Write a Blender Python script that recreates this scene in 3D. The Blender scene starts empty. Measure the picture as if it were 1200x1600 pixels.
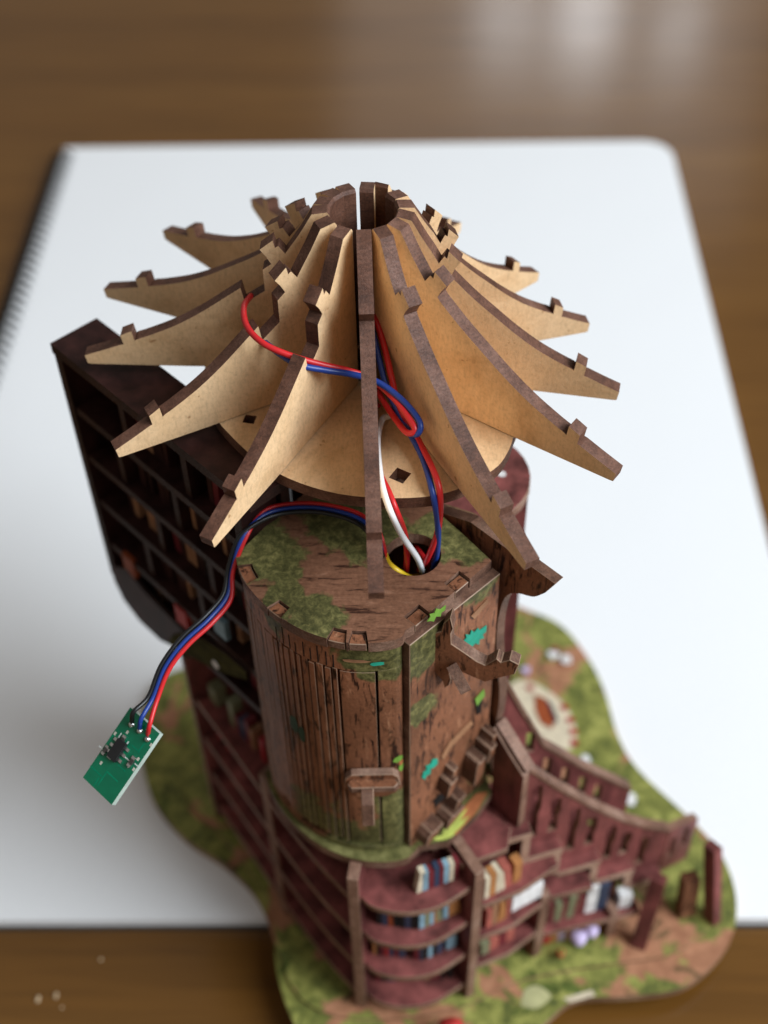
import bpy, math, random
from mathutils import Vector, Matrix
from mathutils.geometry import tessellate_polygon
random.seed(7)
U = 0.01                                   # the script is written in centimetres
scn = bpy.context.scene

# ------------------------------------------------------------------ camera
FPX, H = 2042.0, 32.0                      # focal length in photo pixels (1200x1600), height above the paper
dn = Vector((45, 1900, FPX)).normalized()
fw = Vector((51, -2196, FPX)); fw = (fw - dn * fw.dot(dn)).normalized()
rt = fw.cross(-dn)
R = Matrix((rt, fw, -dn))                  # camera (right, down, forward) -> world
CAM = Vector((0, 0, H))
cd = bpy.data.cameras.new('camera')
cam = bpy.data.objects.new('camera', cd)
scn.collection.objects.link(cam)
cd.sensor_fit = 'VERTICAL'; cd.sensor_height = 36.0; cd.sensor_width = 27.0
cd.lens = FPX / 1600 * 36
cd.clip_start = 0.005; cd.clip_end = 50
c0, c1, c2 = R @ Vector((1, 0, 0)), R @ Vector((0, -1, 0)), R @ Vector((0, 0, -1))
cam.matrix_world = Matrix(((c0.x, c1.x, c2.x, 0), (c0.y, c1.y, c2.y, 0), (c0.z, c1.z, c2.z, H * U), (0, 0, 0, 1)))
cd.dof.use_dof = True
cd.dof.focus_distance = 0.222
cd.dof.aperture_fstop = 11.0
scn.camera = cam

def ray(u, v): return R @ Vector((u - 600, v - 800, FPX))
def atz(u, v, z):
    d = ray(u, v); return CAM + d * ((z - H) / d.z)
def xy(u, v, z):
    p = atz(u, v, z); return (p.x, p.y)
def ons(u, v, s):                          # on the vertical plane x+y=s
    d = ray(u, v); return CAM + d * (s / (d.x + d.y))
def ond(u, v, dd):                         # on the vertical plane x-y=dd
    d = ray(u, v); return CAM + d * (dd / (d.x - d.y))
def ony(u, v, y):
    d = ray(u, v); return CAM + d * (y / d.y)
def atdepth(u, v, D):
    return CAM + ray(u, v) * (D / FPX)

# ------------------------------------------------------------------ light
w = bpy.data.worlds.new('World'); scn.world = w; w.use_nodes = True
w.node_tree.nodes['Background'].inputs[0].default_value = (1.0, 0.92, 0.84, 1)
w.node_tree.nodes['Background'].inputs[1].default_value = 0.235
def area(name, loc, target, sx, sy, power, col):
    l = bpy.data.lights.new(name, 'AREA'); l.shape = 'RECTANGLE'; l.size = sx; l.size_y = sy
    l.energy = power; l.color = col
    o = bpy.data.objects.new(name, l); scn.collection.objects.link(o)
    loc = Vector(loc); o.location = loc
    o.rotation_euler = (Vector(target) - loc).to_track_quat('-Z', 'Y').to_euler()
    return o
# the window on the right, and the window behind whose panes mirror in the table top
area('window_light', (1.22, -0.30, 1.15), (0, 0.18, 0.06), 1.05, 1.20, 49, (0.85, 0.93, 1.0))
for u, v, sx, sy, p in ((790, 36, .13, .12, 0.26), (918, 28, .12, .14, .48), (1062, 48, .10, .12, .20)):
    g = atz(u, v, -0.6); d = ray(u, v); d.z = -d.z; d.normalize()
    area('window_pane_light', g * U + d * 2.4, g * U, sx, sy, p, (0.93, 0.96, 1.0))
g = atz(860, 60, -0.6); d = ray(860, 60); d.z = -d.z; d.normalize()
area('back_window_light', g * U + d * 2.6, g * U, 1.0, 0.9, 2.0, (1.0, 0.95, 0.92))
scn.view_settings.view_transform = 'Standard'; scn.view_settings.look = 'None'
scn.view_settings.exposure = 0.0; scn.view_settings.gamma = 1.0

# ------------------------------------------------------------------ materials
def mat(name):
    m = bpy.data.materials.new(name); m.use_nodes = True
    nt = m.node_tree; b = nt.nodes['Principled BSDF']
    return m, nt, b
class N:
    def __init__(s, nt): s.nt = nt
    def __call__(s, t, **k):
        n = s.nt.nodes.new(t)
        for a, v in k.items(): setattr(n, a, v)
        return n
    def link(s, a, b): s.nt.links.new(a, b)
    def coord(s, scale=(1, 1, 1), kind='Object', rnd=True):
        tc = s('ShaderNodeTexCoord'); mp = s('ShaderNodeMapping'); mp.inputs['Scale'].default_value = scale
        s.link(tc.outputs[kind], mp.inputs['Vector'])
        if rnd:
            oi = s('ShaderNodeObjectInfo'); mu = s('ShaderNodeMath', operation='MULTIPLY'); mu.inputs[1].default_value = 37.0
            s.link(oi.outputs['Random'], mu.inputs[0]); s.link(mu.outputs[0], mp.inputs['Location'])
        return mp.outputs[0]
    def world(s, scale=(1, 1, 1), rot=(0, 0, 0)):
        ge = s('ShaderNodeNewGeometry'); mp = s('ShaderNodeMapping'); mp.inputs['Scale'].default_value = scale
        mp.inputs['Rotation'].default_value = rot
        s.link(ge.outputs['Position'], mp.inputs['Vector']); return mp.outputs[0]
    def noise(s, vec, scale, detail=4, rough=.55, dist=0):
        n = s('ShaderNodeTexNoise'); n.inputs['Scale'].default_value = scale; n.inputs['Detail'].default_value = detail
        n.inputs['Roughness'].default_value = rough; n.inputs['Distortion'].default_value = dist
        s.link(vec, n.inputs['Vector']); return n.outputs['Fac']
    def ramp(s, fac, stops, interp='LINEAR'):
        r = s('ShaderNodeValToRGB'); r.color_ramp.interpolation = interp
        e = r.color_ramp.elements
        while len(e) < len(stops): e.new(.5)
        for i, (p, c) in enumerate(stops):
            e[i].position = p; e[i].color = (c[0], c[1], c[2], 1) if len(c) == 3 else c
        s.link(fac, r.inputs[0]); return r.outputs[0]
    def mix(s, fac, a, b, mode='MIX'):
        m = s('ShaderNodeMix', data_type='RGBA', blend_type=mode)
        for sock, v in ((m.inputs[0], fac), (m.inputs[6], a), (m.inputs[7], b)):
            if isinstance(v, (int, float)): sock.default_value = v
            elif isinstance(v, tuple): sock.default_value = (*v, 1)
            else: s.link(v, sock)
        return m.outputs[2]
    def bump(s, h, strength, dist, b):
        n = s('ShaderNodeBump'); n.inputs['Strength'].default_value = strength; n.inputs['Distance'].default_value = dist
        s.link(h, n.inputs['Height']); s.link(n.outputs[0], b.inputs['Normal'])
G = lambda v: (v, v, v)

def m_mdf_face():
    m, nt, b = mat('mdf_face'); n = N(nt); v = n.coord()
    f1 = n.noise(v, 90, 5, .6); f2 = n.noise(v, 1300, 3, .7)
    c = n.ramp(f1, [(.3, (.72, .475, .255)), (.7, (.83, .585, .345))])
    s = n.ramp(f2, [(.30, G(.86)), (.5, G(1)), (.75, G(1.06))])
    c = n.mix(1, c, s, 'MULTIPLY')
    fb = n.noise(n.coord((2400, 500, 500)), 1, 4, .7, .5); c = n.mix(1, c, n.ramp(fb, [(.28, G(.84)), (.5, G(1)), (.72, G(1.05))]), 'MULTIPLY')
    sm = n.noise(v, 38, 5, .65, .8); c = n.mix(1, c, n.ramp(sm, [(.32, (.80, .74, .68)), (.46, G(1))]), 'MULTIPLY')
    sp = n.noise(v, 700, 2, .5); c = n.mix(1, c, n.ramp(sp, [(.22, (.62, .52, .44)), (.29, G(1))]), 'MULTIPLY')
    n.link(c, b.inputs['Base Color']); b.inputs['Roughness'].default_value = .62
    b.inputs['Specular IOR Level'].default_value = .3
    n.bump(f2, .25, .0003, b); return m
def m_edge(name, a, c, light):
    m, nt, b = mat(name); n = N(nt); v = n.coord()
    f = n.noise(v, 2600, 4, .75); g = n.noise(v, 110, 5, .65); l = n.noise(n.coord((700, 700, 2600)), 1, 2, .5)
    col = n.ramp(g, [(.30, a), (.50, c), (.70, light)])
    col = n.mix(1, col, n.ramp(f, [(.32, G(.66)), (.5, G(1)), (.70, G(1.35))]), 'MULTIPLY')
    col = n.mix(.6, col, n.ramp(l, [(.35, G(.7)), (.6, G(1.15))]), 'MULTIPLY')
    n.link(col, b.inputs['Base Color'])
    n.link(n.ramp(f, [(.4, G(.62)), (.65, G(.44))]), b.inputs['Roughness'])
    b.inputs['Specular IOR Level'].default_value = .35; n.bump(f, .35, .0003, b); return m
def bark_nodes(n, base, dark, light, scale=1.0):
    v = n.world((720 * scale, 720 * scale, 130 * scale))
    f = n.noise(v, 1.0, 5, .6, .9)
    col = n.ramp(f, [(.36, dark), (.44, base), (.60, base), (.72, light)])
    blot = n.noise(n.world((330, 330, 95)), 1.0, 4, .6, 1.6); col = n.mix(1, col, n.ramp(blot, [(.36, G(.34)), (.43, G(1))]), 'MULTIPLY')
    big = n.noise(n.world(), 55, 3, .5); col = n.mix(1, col, n.ramp(big, [(.3, G(.65)), (.7, G(1.25))]), 'MULTIPLY')
    fine = n.noise(n.world(), 1600, 2, .6); col = n.mix(1, col, n.ramp(fine, [(.3, G(.8)), (.7, G(1.18))]), 'MULTIPLY')
    return col, f
def m_bark(name, moss=0.0, mossz=None, flat=False):
    m, nt, b = mat(name); n = N(nt)
    if flat:       # grain lying in the plate
        v = n.world((170, 950, 170), (0, 0, math.radians(-24)))
        f = n.noise(v, 1.0, 5, .6, .6)
        col = n.ramp(f, [(.36, (.045, .018, .011)), (.44, (.175, .080, .046)), (.62, (.215, .100, .058)), (.74, (.29, .150, .095))])
        fine = n.noise(n.world(), 1600, 2, .6); col = n.mix(1, col, n.ramp(fine, [(.3, G(.8)), (.7, G(1.18))]), 'MULTIPLY')
    else:
        col, f = bark_nodes(n, (.245, .098, .049), (.036, .013, .008), (.42, .200, .108))
    if moss > 0:
        mv = n.world((1, 1, .8)); a = n.noise(mv, 85, 4, .6); mk = a
        if mossz:      # moss print gathers in chosen spots (x, y, z, radius in cm)
            tot = None
            for (x, y, z, r) in mossz:
                ge = n('ShaderNodeNewGeometry'); di = n('ShaderNodeVectorMath', operation='DISTANCE')
                n.link(ge.outputs['Position'], di.inputs[0]); di.inputs[1].default_value = (x * U, y * U, z * U)
                mr = n('ShaderNodeMapRange'); mr.inputs[1].default_value = 0; mr.inputs[2].default_value = r * U
                mr.inputs[3].default_value = .62; mr.inputs[4].default_value = 0.0
                n.link(di.outputs['Value'], mr.inputs[0])
                if tot is None: tot = mr.outputs[0]
                else:
                    mx = n('ShaderNodeMath', operation='MAXIMUM'); n.link(tot, mx.inputs[0]); n.link(mr.outputs[0], mx.inputs[1]); tot = mx.outputs[0]
            ad = n('ShaderNodeMath', operation='ADD'); n.link(a, ad.inputs[0]); n.link(tot, ad.inputs[1]); mk = ad.outputs[0]
        fac = n.ramp(mk, [(moss, G(0)), (min(.999, moss + .055), G(1))])
        gn = n.noise(n.world(), 620, 9, .78, .4); gb = n.noise(n.world(), 75, 3, .5)
        gc = n.ramp(gn, [(.30, (.022, .024, .009)), (.48, (.090, .086, .030)), (.60, (.185, .168, .060)), (.75, (.37, .335, .14))])
        gc = n.mix(1, gc, n.ramp(gb, [(.3, G(.55)), (.7, G(1.4))]), 'MULTIPLY')
        col = n.mix(fac, col, gc)
    n.link(col, b.inputs['Base Color']); b.inputs['Specular IOR Level'].default_value = .22; b.inputs['Roughness'].default_value = .46
    n.bump(f, .16, .0005, b); return m
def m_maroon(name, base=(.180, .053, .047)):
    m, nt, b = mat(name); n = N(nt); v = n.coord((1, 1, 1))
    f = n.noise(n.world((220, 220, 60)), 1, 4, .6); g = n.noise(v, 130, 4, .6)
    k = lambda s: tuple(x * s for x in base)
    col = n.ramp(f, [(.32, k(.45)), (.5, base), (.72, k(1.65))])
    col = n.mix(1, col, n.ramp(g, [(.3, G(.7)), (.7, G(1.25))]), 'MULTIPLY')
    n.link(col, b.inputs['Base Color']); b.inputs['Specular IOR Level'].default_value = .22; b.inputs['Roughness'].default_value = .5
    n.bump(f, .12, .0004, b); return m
def m_moss(name, a, c, d):
    m, nt, b = mat(name); n = N(nt); v = n.world()
    col = n.ramp(n.noise(v, 260, 5, .7), [(.32, a), (.5, c), (.68, d)])
    col = n.mix(1, col, n.ramp(n.noise(v, 60, 3, .5), [(.3, G(.55)), (.7, G(1.25))]), 'MULTIPLY')
    n.link(col, b.inputs['Base Color']); b.inputs['Specular IOR Level'].default_value = .22; b.inputs['Roughness'].default_value = .5; return m
def m_ground():
    m, nt, b = mat('ground_print'); n = N(nt); v = n.world()
    g = n.ramp(n.noise(v, 210, 9, .74, .6), [(.30, (.032, .05, .020)), (.44, (.135, .145, .034)), (.58, (.30, .30, .075)), (.74, (.54, .50, .17))])
    p = n.ramp(n.noise(v, 300, 9, .72), [(.3, (.25, .105, .055)), (.6, (.44, .21, .115)), (.8, (.58, .34, .21))])
    fac = n.ramp(n.noise(v, 52, 4, .6, .6), [(.535, G(0)), (.56, G(1))])
    col = n.mix(fac, g, p)
    dk = n.ramp(n.noise(v, 95, 4, .6, 1.0), [(.62, G(1)), (.66, (.30, .42, .32))]); col = n.mix(.9, col, dk, 'MULTIPLY')
    n.link(col, b.inputs['Base Color']); b.inputs['Specular IOR Level'].default_value = .22; b.inputs['Roughness'].default_value = .5; return m
def m_plain(name, c, rough=.5, metal=0.0, var=.18, spec=.5):
    m, nt, b = mat(name); n = N(nt)
    f = n.noise(n.coord(), 300, 4, .6)
    col = n.mix(1, c, n.ramp(f, [(.3, G(1 - var)), (.7, G(1 + var))]), 'MULTIPLY')
    n.link(col, b.inputs['Base Color']); b.inputs['Roughness'].default_value = rough; b.inputs['Metallic'].default_value = metal
    b.inputs['Specular IOR Level'].default_value = spec
    return m
def m_table():
    m, nt, b = mat('table_wood'); n = N(nt)
    v = n.world((14, 260, 40)); f = n.noise(v, 1, 6, .62, .5)
    v2 = n.world((2.2, 30, 4)); g = n.noise(v2, 1, 4, .55, .4)
    col = n.ramp(g, [(.28, (.118, .050, .0095)), (.5, (.135, .058, .0115)), (.72, (.155, .069, .0145))])
    col = n.mix(1, col, n.ramp(f, [(.32, G(.80)), (.5, G(1)), (.7, G(1.12))]), 'MULTIPLY')
    n.link(col, b.inputs['Base Color'])
    n.link(n.ramp(f, [(.3, G(.19)), (.7, G(.15))]), b.inputs['Roughness'])
    n.bump(f, .05, .0006, b); return m
def m_paper():
    m, nt, b = mat('white_paper'); n = N(nt)
    f = n.noise(n.world(), 900, 4, .6)
    n.link(n.ramp(f, [(.3, (.83, .835, .84)), (.7, (.875, .875, .875))]), b.inputs['Base Color'])
    b.inputs['Roughness'].default_value = .85; b.inputs['Specular IOR Level'].default_value = .2
    wv = n.noise(n.world(), 11, 2, .5); ad = n('ShaderNodeMath', operation='MULTIPLY_ADD'); ad.inputs[1].default_value = 9.0
    n.link(wv, ad.inputs[0]); n.link(f, ad.inputs[2]); n.bump(ad.outputs[0], .22, .0004, b); return m

M = {}
M['mdf'] = m_mdf_face()
M['edge'] = m_edge('burnt_edge', (.060, .024, .014), (.125, .054, .033), (.190, .095, .065))
M['bark_edge'] = m_edge('bark_edge', (.06, .028, .018), (.15, .075, .048), (.28, .17, .12))
M['bark'] = m_bark('bark_print')
M['bark_moss'] = m_bark('bark_print_moss', .76, [(-.4, 13.3, 7.2, 3.6), (-.5, 13.4, 13.9, 1.3), (-2.6, 14, 13.9, .8)])
M['bark_side'] = m_bark('bark_side_print', .80, [(0, 13.8, 13.9, 1.7), (1.0, 14.8, 14.4, 1.2), (1.5, 15.2, 8.0, 1.1), (.1, 13.8, 11.8, .9)])
M['top'] = m_bark('top_print', .745, [(-2.6, 15.4, 14.35, 1.5), (-1.3, 16.2, 14.35, 1.7), (.75, 15.9, 14.35, 1.15), (-1.7, 14.0, 14.35, .9), (-2.3, 14.3, 14.35, .8)], flat=True)
M['maroon'] = m_maroon('maroon_wood')
M['maroon_edge'] = m_edge('maroon_edge', (.11, .052, .034), (.22, .115, .075), (.33, .20, .145))
M['stair_edge'] = m_edge('stair_edge', (.20, .11, .075), (.36, .215, .145), (.48, .31, .225))
M['worn'] = m_plain('worn_cut_edge', (.30, .19, .125), .6)
M['dark_moss'] = m_plain('dark_moss_print', (.050, .046, .012), .9, 0, .5, .1)
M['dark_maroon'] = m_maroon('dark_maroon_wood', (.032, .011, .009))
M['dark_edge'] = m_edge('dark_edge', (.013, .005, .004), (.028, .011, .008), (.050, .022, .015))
M['moss'] = m_moss('moss_print', (.045, .046, .014), (.115, .108, .036), (.24, .22, .085))
M['ground'] = m_ground()
M['ground_edge'] = m_edge('ground_edge', (.11, .06, .035), (.24, .135, .075), (.36, .23, .14))
M['paper'] = m_paper(); M['table'] = m_table()
M['cover'] = m_plain('grey_board', (.06, .06, .058), .7)
M['coil'] = m_plain('black_wire_coil', (.012, .012, .013), .35)
for k, c in dict(red=(.62, .018, .022), blue=(.012, .045, .26), black=(.008, .008, .009), white=(.80, .80, .80), yellow=(.75, .50, .02)).items():
    M[k] = m_plain(k + '_insulation', c, .36, 0, .06)
M['pcb'] = m_plain('green_solder_mask', (.0, .155, .072), .30, 0, .12)
M['pcb_edge'] = m_plain('pcb_edge', (.42, .50, .44), .6)
M['solder'] = m_plain('solder', (.75, .75, .74), .28, 1.0)
M['silk'] = m_plain('silkscreen', (.66, .72, .68), .6)
M['chip'] = m_plain('chip_plastic', (.012, .012, .013), .45)
M['resistor'] = m_plain('component_ceramic', (.05, .045, .04), .4)
def C(name, c, r=.5): M[name] = m_plain(name, c, r, 0, .22, .25); return M[name]
C('teal_print', (.02, .33, .22)); C('leaf_print', (.17, .33, .05)); C('lime_print', (.50, .56, .12)); C('orange_print', (.42, .14, .055))
C('dark_green_print', (.010, .050, .026)); C('ochre_print', (.33, .165, .085)); C('cream_print', (.66, .56, .40)); C('crimson_print', (.36, .025, .03))
C('rust_print', (.30, .065, .02)); C('white_print', (.78, .76, .74)); C('lilac_print', (.55, .45, .66)); C('red_print', (.42, .035, .03))
C('sky_print', (.22, .35, .42)); C('coral_print', (.40, .11, .08)); C('amber_print', (.42, .18, .06)); C('navy_print', (.035, .05, .09)); C('wine_print', (.15, .02, .025))
C('pale_print', (.42, .40, .20)); C('hole_dark', (.012, .009, .008), .8); C('sage_print', (.20, .20, .11)); C('crumb', (.62, .46, .28), .7)

# ------------------------------------------------------------------ mesh helpers
COL = scn.collection
WL = {}                                     # world location of every object, in cm
def link(o, parent, loc):
    COL.objects.link(o); WL[o.name] = Vector(loc)
    if parent is not None:
        o.parent = parent; o.location = (Vector(loc) - WL[parent.name]) * U
    else:
        o.location = Vector(loc) * U
    return o
def tag(o, label, cat, group=None, kind=None):
    if label: o['label'] = label
    if cat: o['category'] = cat
    if group: o['group'] = group
    if kind: o['kind'] = kind
    return o
def empty(name, loc, label, cat, group=None):
    o = bpy.data.objects.new(name, None); o.empty_display_size = .01
    link(o, None, loc); return tag(o, label, cat, group)
def mesh(name, vs, fs, mats, idx=None, parent=None, smooth=False):
    vs = [Vector(v) for v in vs]
    lo = Vector([min(v[i] for v in vs) for i in range(3)]); hi = Vector([max(v[i] for v in vs) for i in range(3)])
    c = Vector(((lo.x + hi.x) / 2, (lo.y + hi.y) / 2, lo.z))
    me = bpy.data.meshes.new(name)
    me.from_pydata([(v - c) * U for v in vs], [], fs)
    if not isinstance(mats, (list, tuple)): mats = [mats]
    for m in mats: me.materials.append(M[m] if isinstance(m, str) else m)
    if idx:
        for p, i in zip(me.polygons, idx): p.material_index = i
    if smooth:
        for p in me.polygons: p.use_smooth = True
    me.update()
    return link(bpy.data.objects.new(name, me), parent, c)
def bev(o, wd=.03, seg=2):
    b = o.modifiers.new('bevel', 'BEVEL'); b.width = wd * U; b.segments = seg; b.limit_method = 'ANGLE'; b.angle_limit = .7
    return o
def area2(p): return sum(p[i][0] * p[(i + 1) % len(p)][1] - p[(i + 1) % len(p)][0] * p[i][1] for i in range(len(p))) / 2
def plate(name, outline, origin, eu, ev, t, mats, parent=None, holes=()):
    """flat cut-out: 2D outline in (eu, ev), grown by t along eu x ev"""
    o = Vector(origin); eu = Vector(eu).normalized(); ev = Vector(ev).normalized(); en = eu.cross(ev)
    loops = [list(outline) if area2(outline) > 0 else list(outline)[::-1]]
    for h in holes: loops.append(list(h) if area2(h) < 0 else list(h)[::-1])
    flat = [q for l in loops for q in l]; n = len(flat)
    vs = [o + eu * a + ev * b for a, b in flat] + [o + eu * a + ev * b + en * t for a, b in flat]
    fs, idx = [], []
    if len(loops) == 1:
        tris = [tuple(range(n))]
    else:
        tris = []
        for tr in tessellate_polygon([[Vector((a, b, 0)) for a, b in l] for l in loops]):
            a, b, c = [flat[i] for i in tr]
            if (b[0] - a[0]) * (c[1] - a[1]) - (c[0] - a[0]) * (b[1] - a[1]) < 0: tr = tr[::-1]
            tris.append(tuple(tr))
    for tr in tris:
        fs.append(tuple(i + n for i in tr)); idx.append(0)
        fs.append(tuple(reversed(tr))); idx.append(0)
    k = 0
    for l in loops:
        m = len(l)
        for i in range(m):
            a, b = k + i, k + (i + 1) % m
            fs.append((a, b, b + n, a + n)); idx.append(1)
        k += m
    ob = mesh(name, vs, fs, list(mats) + (['worn'] if WORN.get(mats[0]) else []), idx, parent)
    if WORN.get(mats[0]):
        b = ob.modifiers.new('worn_edge', 'BEVEL'); b.width = WORN[mats[0]] * U; b.segments = 1; b.limit_method = 'ANGLE'; b.angle_limit = .9; b.material = 2
    return ob
WORN = {'bark': .014, 'top': .014, 'bark_side': .014, 'bark_moss': .006, 'maroon': .009}
def hplate(name, outline, ztop, t, mats, parent=None, holes=()):
    return plate(name, outline, (0, 0, ztop - t), (1, 0, 0), (0, 1, 0), t, mats, parent, holes)
def vplate(name, p, q, prof, t, mats, parent=None, holes=(), side=0.0):
    """upright cut-out standing on the line p->q; prof is (distance along, z)"""
    p = Vector((*p[:2], 0)); q = Vector((*q[:2], 0)); e = (q - p).normalized(); nrm = e.cross(Vector((0, 0, 1)))
    return plate(name, prof, p + nrm * (side - t / 2), e, (0, 0, 1), t, mats, parent, holes)
def bar(name, p, q, wd, hg, m, parent=None, up=(0, 0, 1)):
    p, q = Vector(p), Vector(q); e = (q - p); L = e.length; e.normalize(); s = e.cross(Vector(up)).normalized(); u = s.cross(e)
    vs = [p + e * (L * a) + s * (wd / 2 * b) + u * (hg / 2 * c) for a in (0, 1) for b in (-1, 1) for c in (-1, 1)]
    fs = [(0, 1, 3, 2), (4, 6, 7, 5), (0, 4, 5, 1), (2, 3, 7, 6), (0, 2, 6, 4), (1, 5, 7, 3)]
    return mesh(name, vs, fs, m, None, parent)
def smooth_pts(pts, n=10):
    pts = [Vector(p) for p in pts]; out = []
    P = [pts[0] * 2 - pts[1]] + pts + [pts[-1] * 2 - pts[-2]]
    for i in range(1, len(P) - 2):
        a, b, c, d = P[i - 1:i + 3]
        for k in range(n):
            t = k / n
            out.append(.5 * ((2 * b) + (c - a) * t + (2 * a - 5 * b + 4 * c - d) * t * t + (3 * b - a - 3 * c + d) * t ** 3))
    out.append(pts[-1]); return out
def tube(name, pts, r, m, parent=None, seg=10, n=10):
    P = smooth_pts(pts, n) if n else [Vector(p) for p in pts]
    vs, fs = [], []
    t0 = (P[1] - P[0]).normalized(); nn = t0.orthogonal().normalized()
    for i, p in enumerate(P):
        t = (P[min(i + 1, len(P) - 1)] - P[max(i - 1, 0)]).normalized()
        nn = (nn - t * nn.dot(t)).normalized(); bb = t.cross(nn)
        for k in range(seg):
            a = 2 * math.pi * k / seg; vs.append(p + (nn * math.cos(a) + bb * math.sin(a)) * r)
    for i in range(len(P) - 1):
        for k in range(seg):
            a, b = i * seg + k, i * seg + (k + 1) % seg; fs.append((a, b, b + seg, a + seg))
    fs.append(tuple(range(seg))[::-1]); fs.append(tuple(range((len(P) - 1) * seg, len(P) * seg)))
    return mesh(name, vs, fs, m, None, parent, True)
def arc2(pts, n=8): return [(p.x, p.y) for p in smooth_pts([(a, b, 0) for a, b in pts], n)]
def blob(cx, cy, r, n=14, j=.18, sx=1, sy=1, rot=0):
    out = []
    for i in range(n):
        a = 2 * math.pi * i / n; k = r * (1 + random.uniform(-j, j)); x, y = k * math.cos(a) * sx, k * math.sin(a) * sy
        out.append((cx + x * math.cos(rot) - y * math.sin(rot), cy + x * math.sin(rot) + y * math.cos(rot)))
    return out
def rect(a, b, c, d): return [(a, b), (c, b), (c, d), (a, d)]
T = .25                                     # board thickness
ER = Vector((1, 1, 0)).normalized(); EF = Vector((1, -1, 0)).normalized()
def SD(s, d): return ((s + d) / 2, (s - d) / 2)

# ------------------------------------------------------------------ table
tb = mesh('table_top', [(-150, -60, -4), (170, -60, -4), (170, 260, -4), (-150, 260, -4), (-150, -60, -.6), (170, -60, -.6), (170, 260, -.6), (-150, 260, -.6)],
          [(0, 3, 2, 1), (4, 5, 6, 7), (0, 1, 5, 4), (1, 2, 6, 5), (2, 3, 7, 6), (3, 0, 4, 7)], 'table')
tag(tb, 'glossy brown wooden table top', None, None, 'structure')

# ------------------------------------------------------------------ sketchbook
sk = empty('sketchbook', (-2, 34, -.6), 'white spiral-bound sketchbook lying open to a blank page on the table', 'sketchbook')
def rrect(x0, y0, x1, y1, r):
    o = [(x0, y0)]
    for cx, cy, a0 in ((x1 - r, y0 + r, -90), (x1 - r, y1 - r, 0)):
        for i in range(9):
            a = math.radians(a0 + i * 90 / 8); o.append((cx + r * math.cos(a), cy + r * math.sin(a)))
    o.append((x0, y1)); return o
ts = 0.012                                   # the book lies a touch askew
def skew(o): return [(x + 0.0 * y, y + (x + 2) * ts) for x, y in o]
bk = hplate('back_cover', skew(rrect(-16.42, 15.33, 11.52, 52.5, 1.3)), -.44, .15, ['cover', 'cover'], sk)
holes = []
ys = [15.8 + i * .52 for i in range(70)]
pg = hplate('page_block', skew(rrect(-15.9, 15.38, 11.46, 52.45, 1.25)), -.03, .41, ['paper', 'paper'], sk)
tp = hplate('top_page', skew(rrect(-15.93, 15.32, 11.5, 52.55, 1.3)), 0, .02, ['paper', 'paper'], sk,
            [[(-15.45 + .13 * math.cos(a), y + .13 * math.sin(a)) for a in [i * math.pi / 4 for i in range(8)]] for y in ys])
proto = None
for y in ys:
    y2 = y - .02
    if proto is None:
        pts = [(-15.86 + .42 * math.cos(a), y2, -.13 + .42 * math.sin(a)) for a in [math.radians(10 + i * 330 / 22) for i in range(23)]]
        proto = tube('binding_ring', pts, .075, 'coil', sk, 6, 0); y_first = y2
    else:
        o = proto.copy(); COL.objects.link(o); o.location.y = proto.location.y + (y2 - y_first) * U

# ------------------------------------------------------------------ tree house model
th = empty('treehouse_model', (0, 18, 0), 'half-built printed wooden tree house library model standing on the sketchbook', 'model kit')
# base
bpx = [(300, 1040), (250, 1062), (222, 1115), (220, 1175), (240, 1250), (290, 1310), (350, 1350), (400, 1400), (425, 1460), (434, 1525), (460, 1600)]
b1 = [xy(*p, .3) for p in bpx] + [(-2.1, 11.3), (-.6, 10.7), (1.2, 11.0), (2.5, 12.0)]
b2 = [xy(*p, .3) for p in [(852, 1598), (900, 1562), (980, 1556), (1060, 1545), (1112, 1510), (1145, 1460), (1150, 1400), (1130, 1340), (1085, 1285), (1000, 1205), (966, 1150), (945, 1080), (920, 1030), (880, 980), (830, 955)]]
bo = arc2(b1 + b2 + [(2.0, 25.9), (-1, 25.8), (-4.2, 25.0), b1[0]], 5)[:-1]
base = hplate('base_plate', bo, .3, .3, ['ground', 'ground_edge'], th); base['label'] = 'green and brown printed base board with a wavy outline'
def inset(px, z): return [xy(*p, z) for p in px]
tr = inset([(430, 1475), (470, 1560), (560, 1592), (700, 1580), (790, 1540), (860, 1520), (960, 1505), (1050, 1490), (1105, 1450), (1120, 1400), (1095, 1330), (1020, 1260), (940, 1220), (860, 1100), (780, 1080), (600, 1120), (400, 1200), (300, 1180), (290, 1240), (350, 1310), (415, 1400)], .42)
ter = hplate('terrace_layer', arc2(tr + [tr[0]], 5)[:-1], .42, .118, ['ground', 'ground_edge'], base)
def decal(name, pts, z, m, parent, t=.015): return hplate(name, pts, z + t, t, [m, m], parent)
c = xy(838, 1560, .3)
decal('cream_patch', arc2(inset([(814, 1572), (819, 1548), (838, 1540), (856, 1550), (860, 1560), (838, 1576), (814, 1572)], .3), 4)[:-1], .3, 'pale_print', base)
decal('sand_patch', inset([(880, 1560), (925, 1547), (930, 1556), (890, 1567)], .3), .3, 'cream_print', base)
mt = decal('picnic_mat_print', arc2(inset([(790, 1075), (815, 1062), (850, 1075), (885, 1105), (900, 1140), (895, 1168), (862, 1165), (820, 1120), (790, 1075)], .44), 4)[:-1], .42, 'cream_print', base)
decal('basket_print', inset([(835, 1085), (852, 1090), (868, 1122), (862, 1138), (845, 1130), (836, 1108)], .46), .44, 'rust_print', base)
decal('basket_print', inset([(852, 1090), (862, 1100), (872, 1125), (866, 1130)], .46), .44, 'navy_print', base)
for u, v in ((828, 1075), (882, 1105), (891, 1125), (896, 1143), (897, 1160)):
    x, y = xy(u, v, .45); decal('scallop_print', blob(x, y, .12, 9, .15), .44, 'crimson_print', base)
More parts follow.
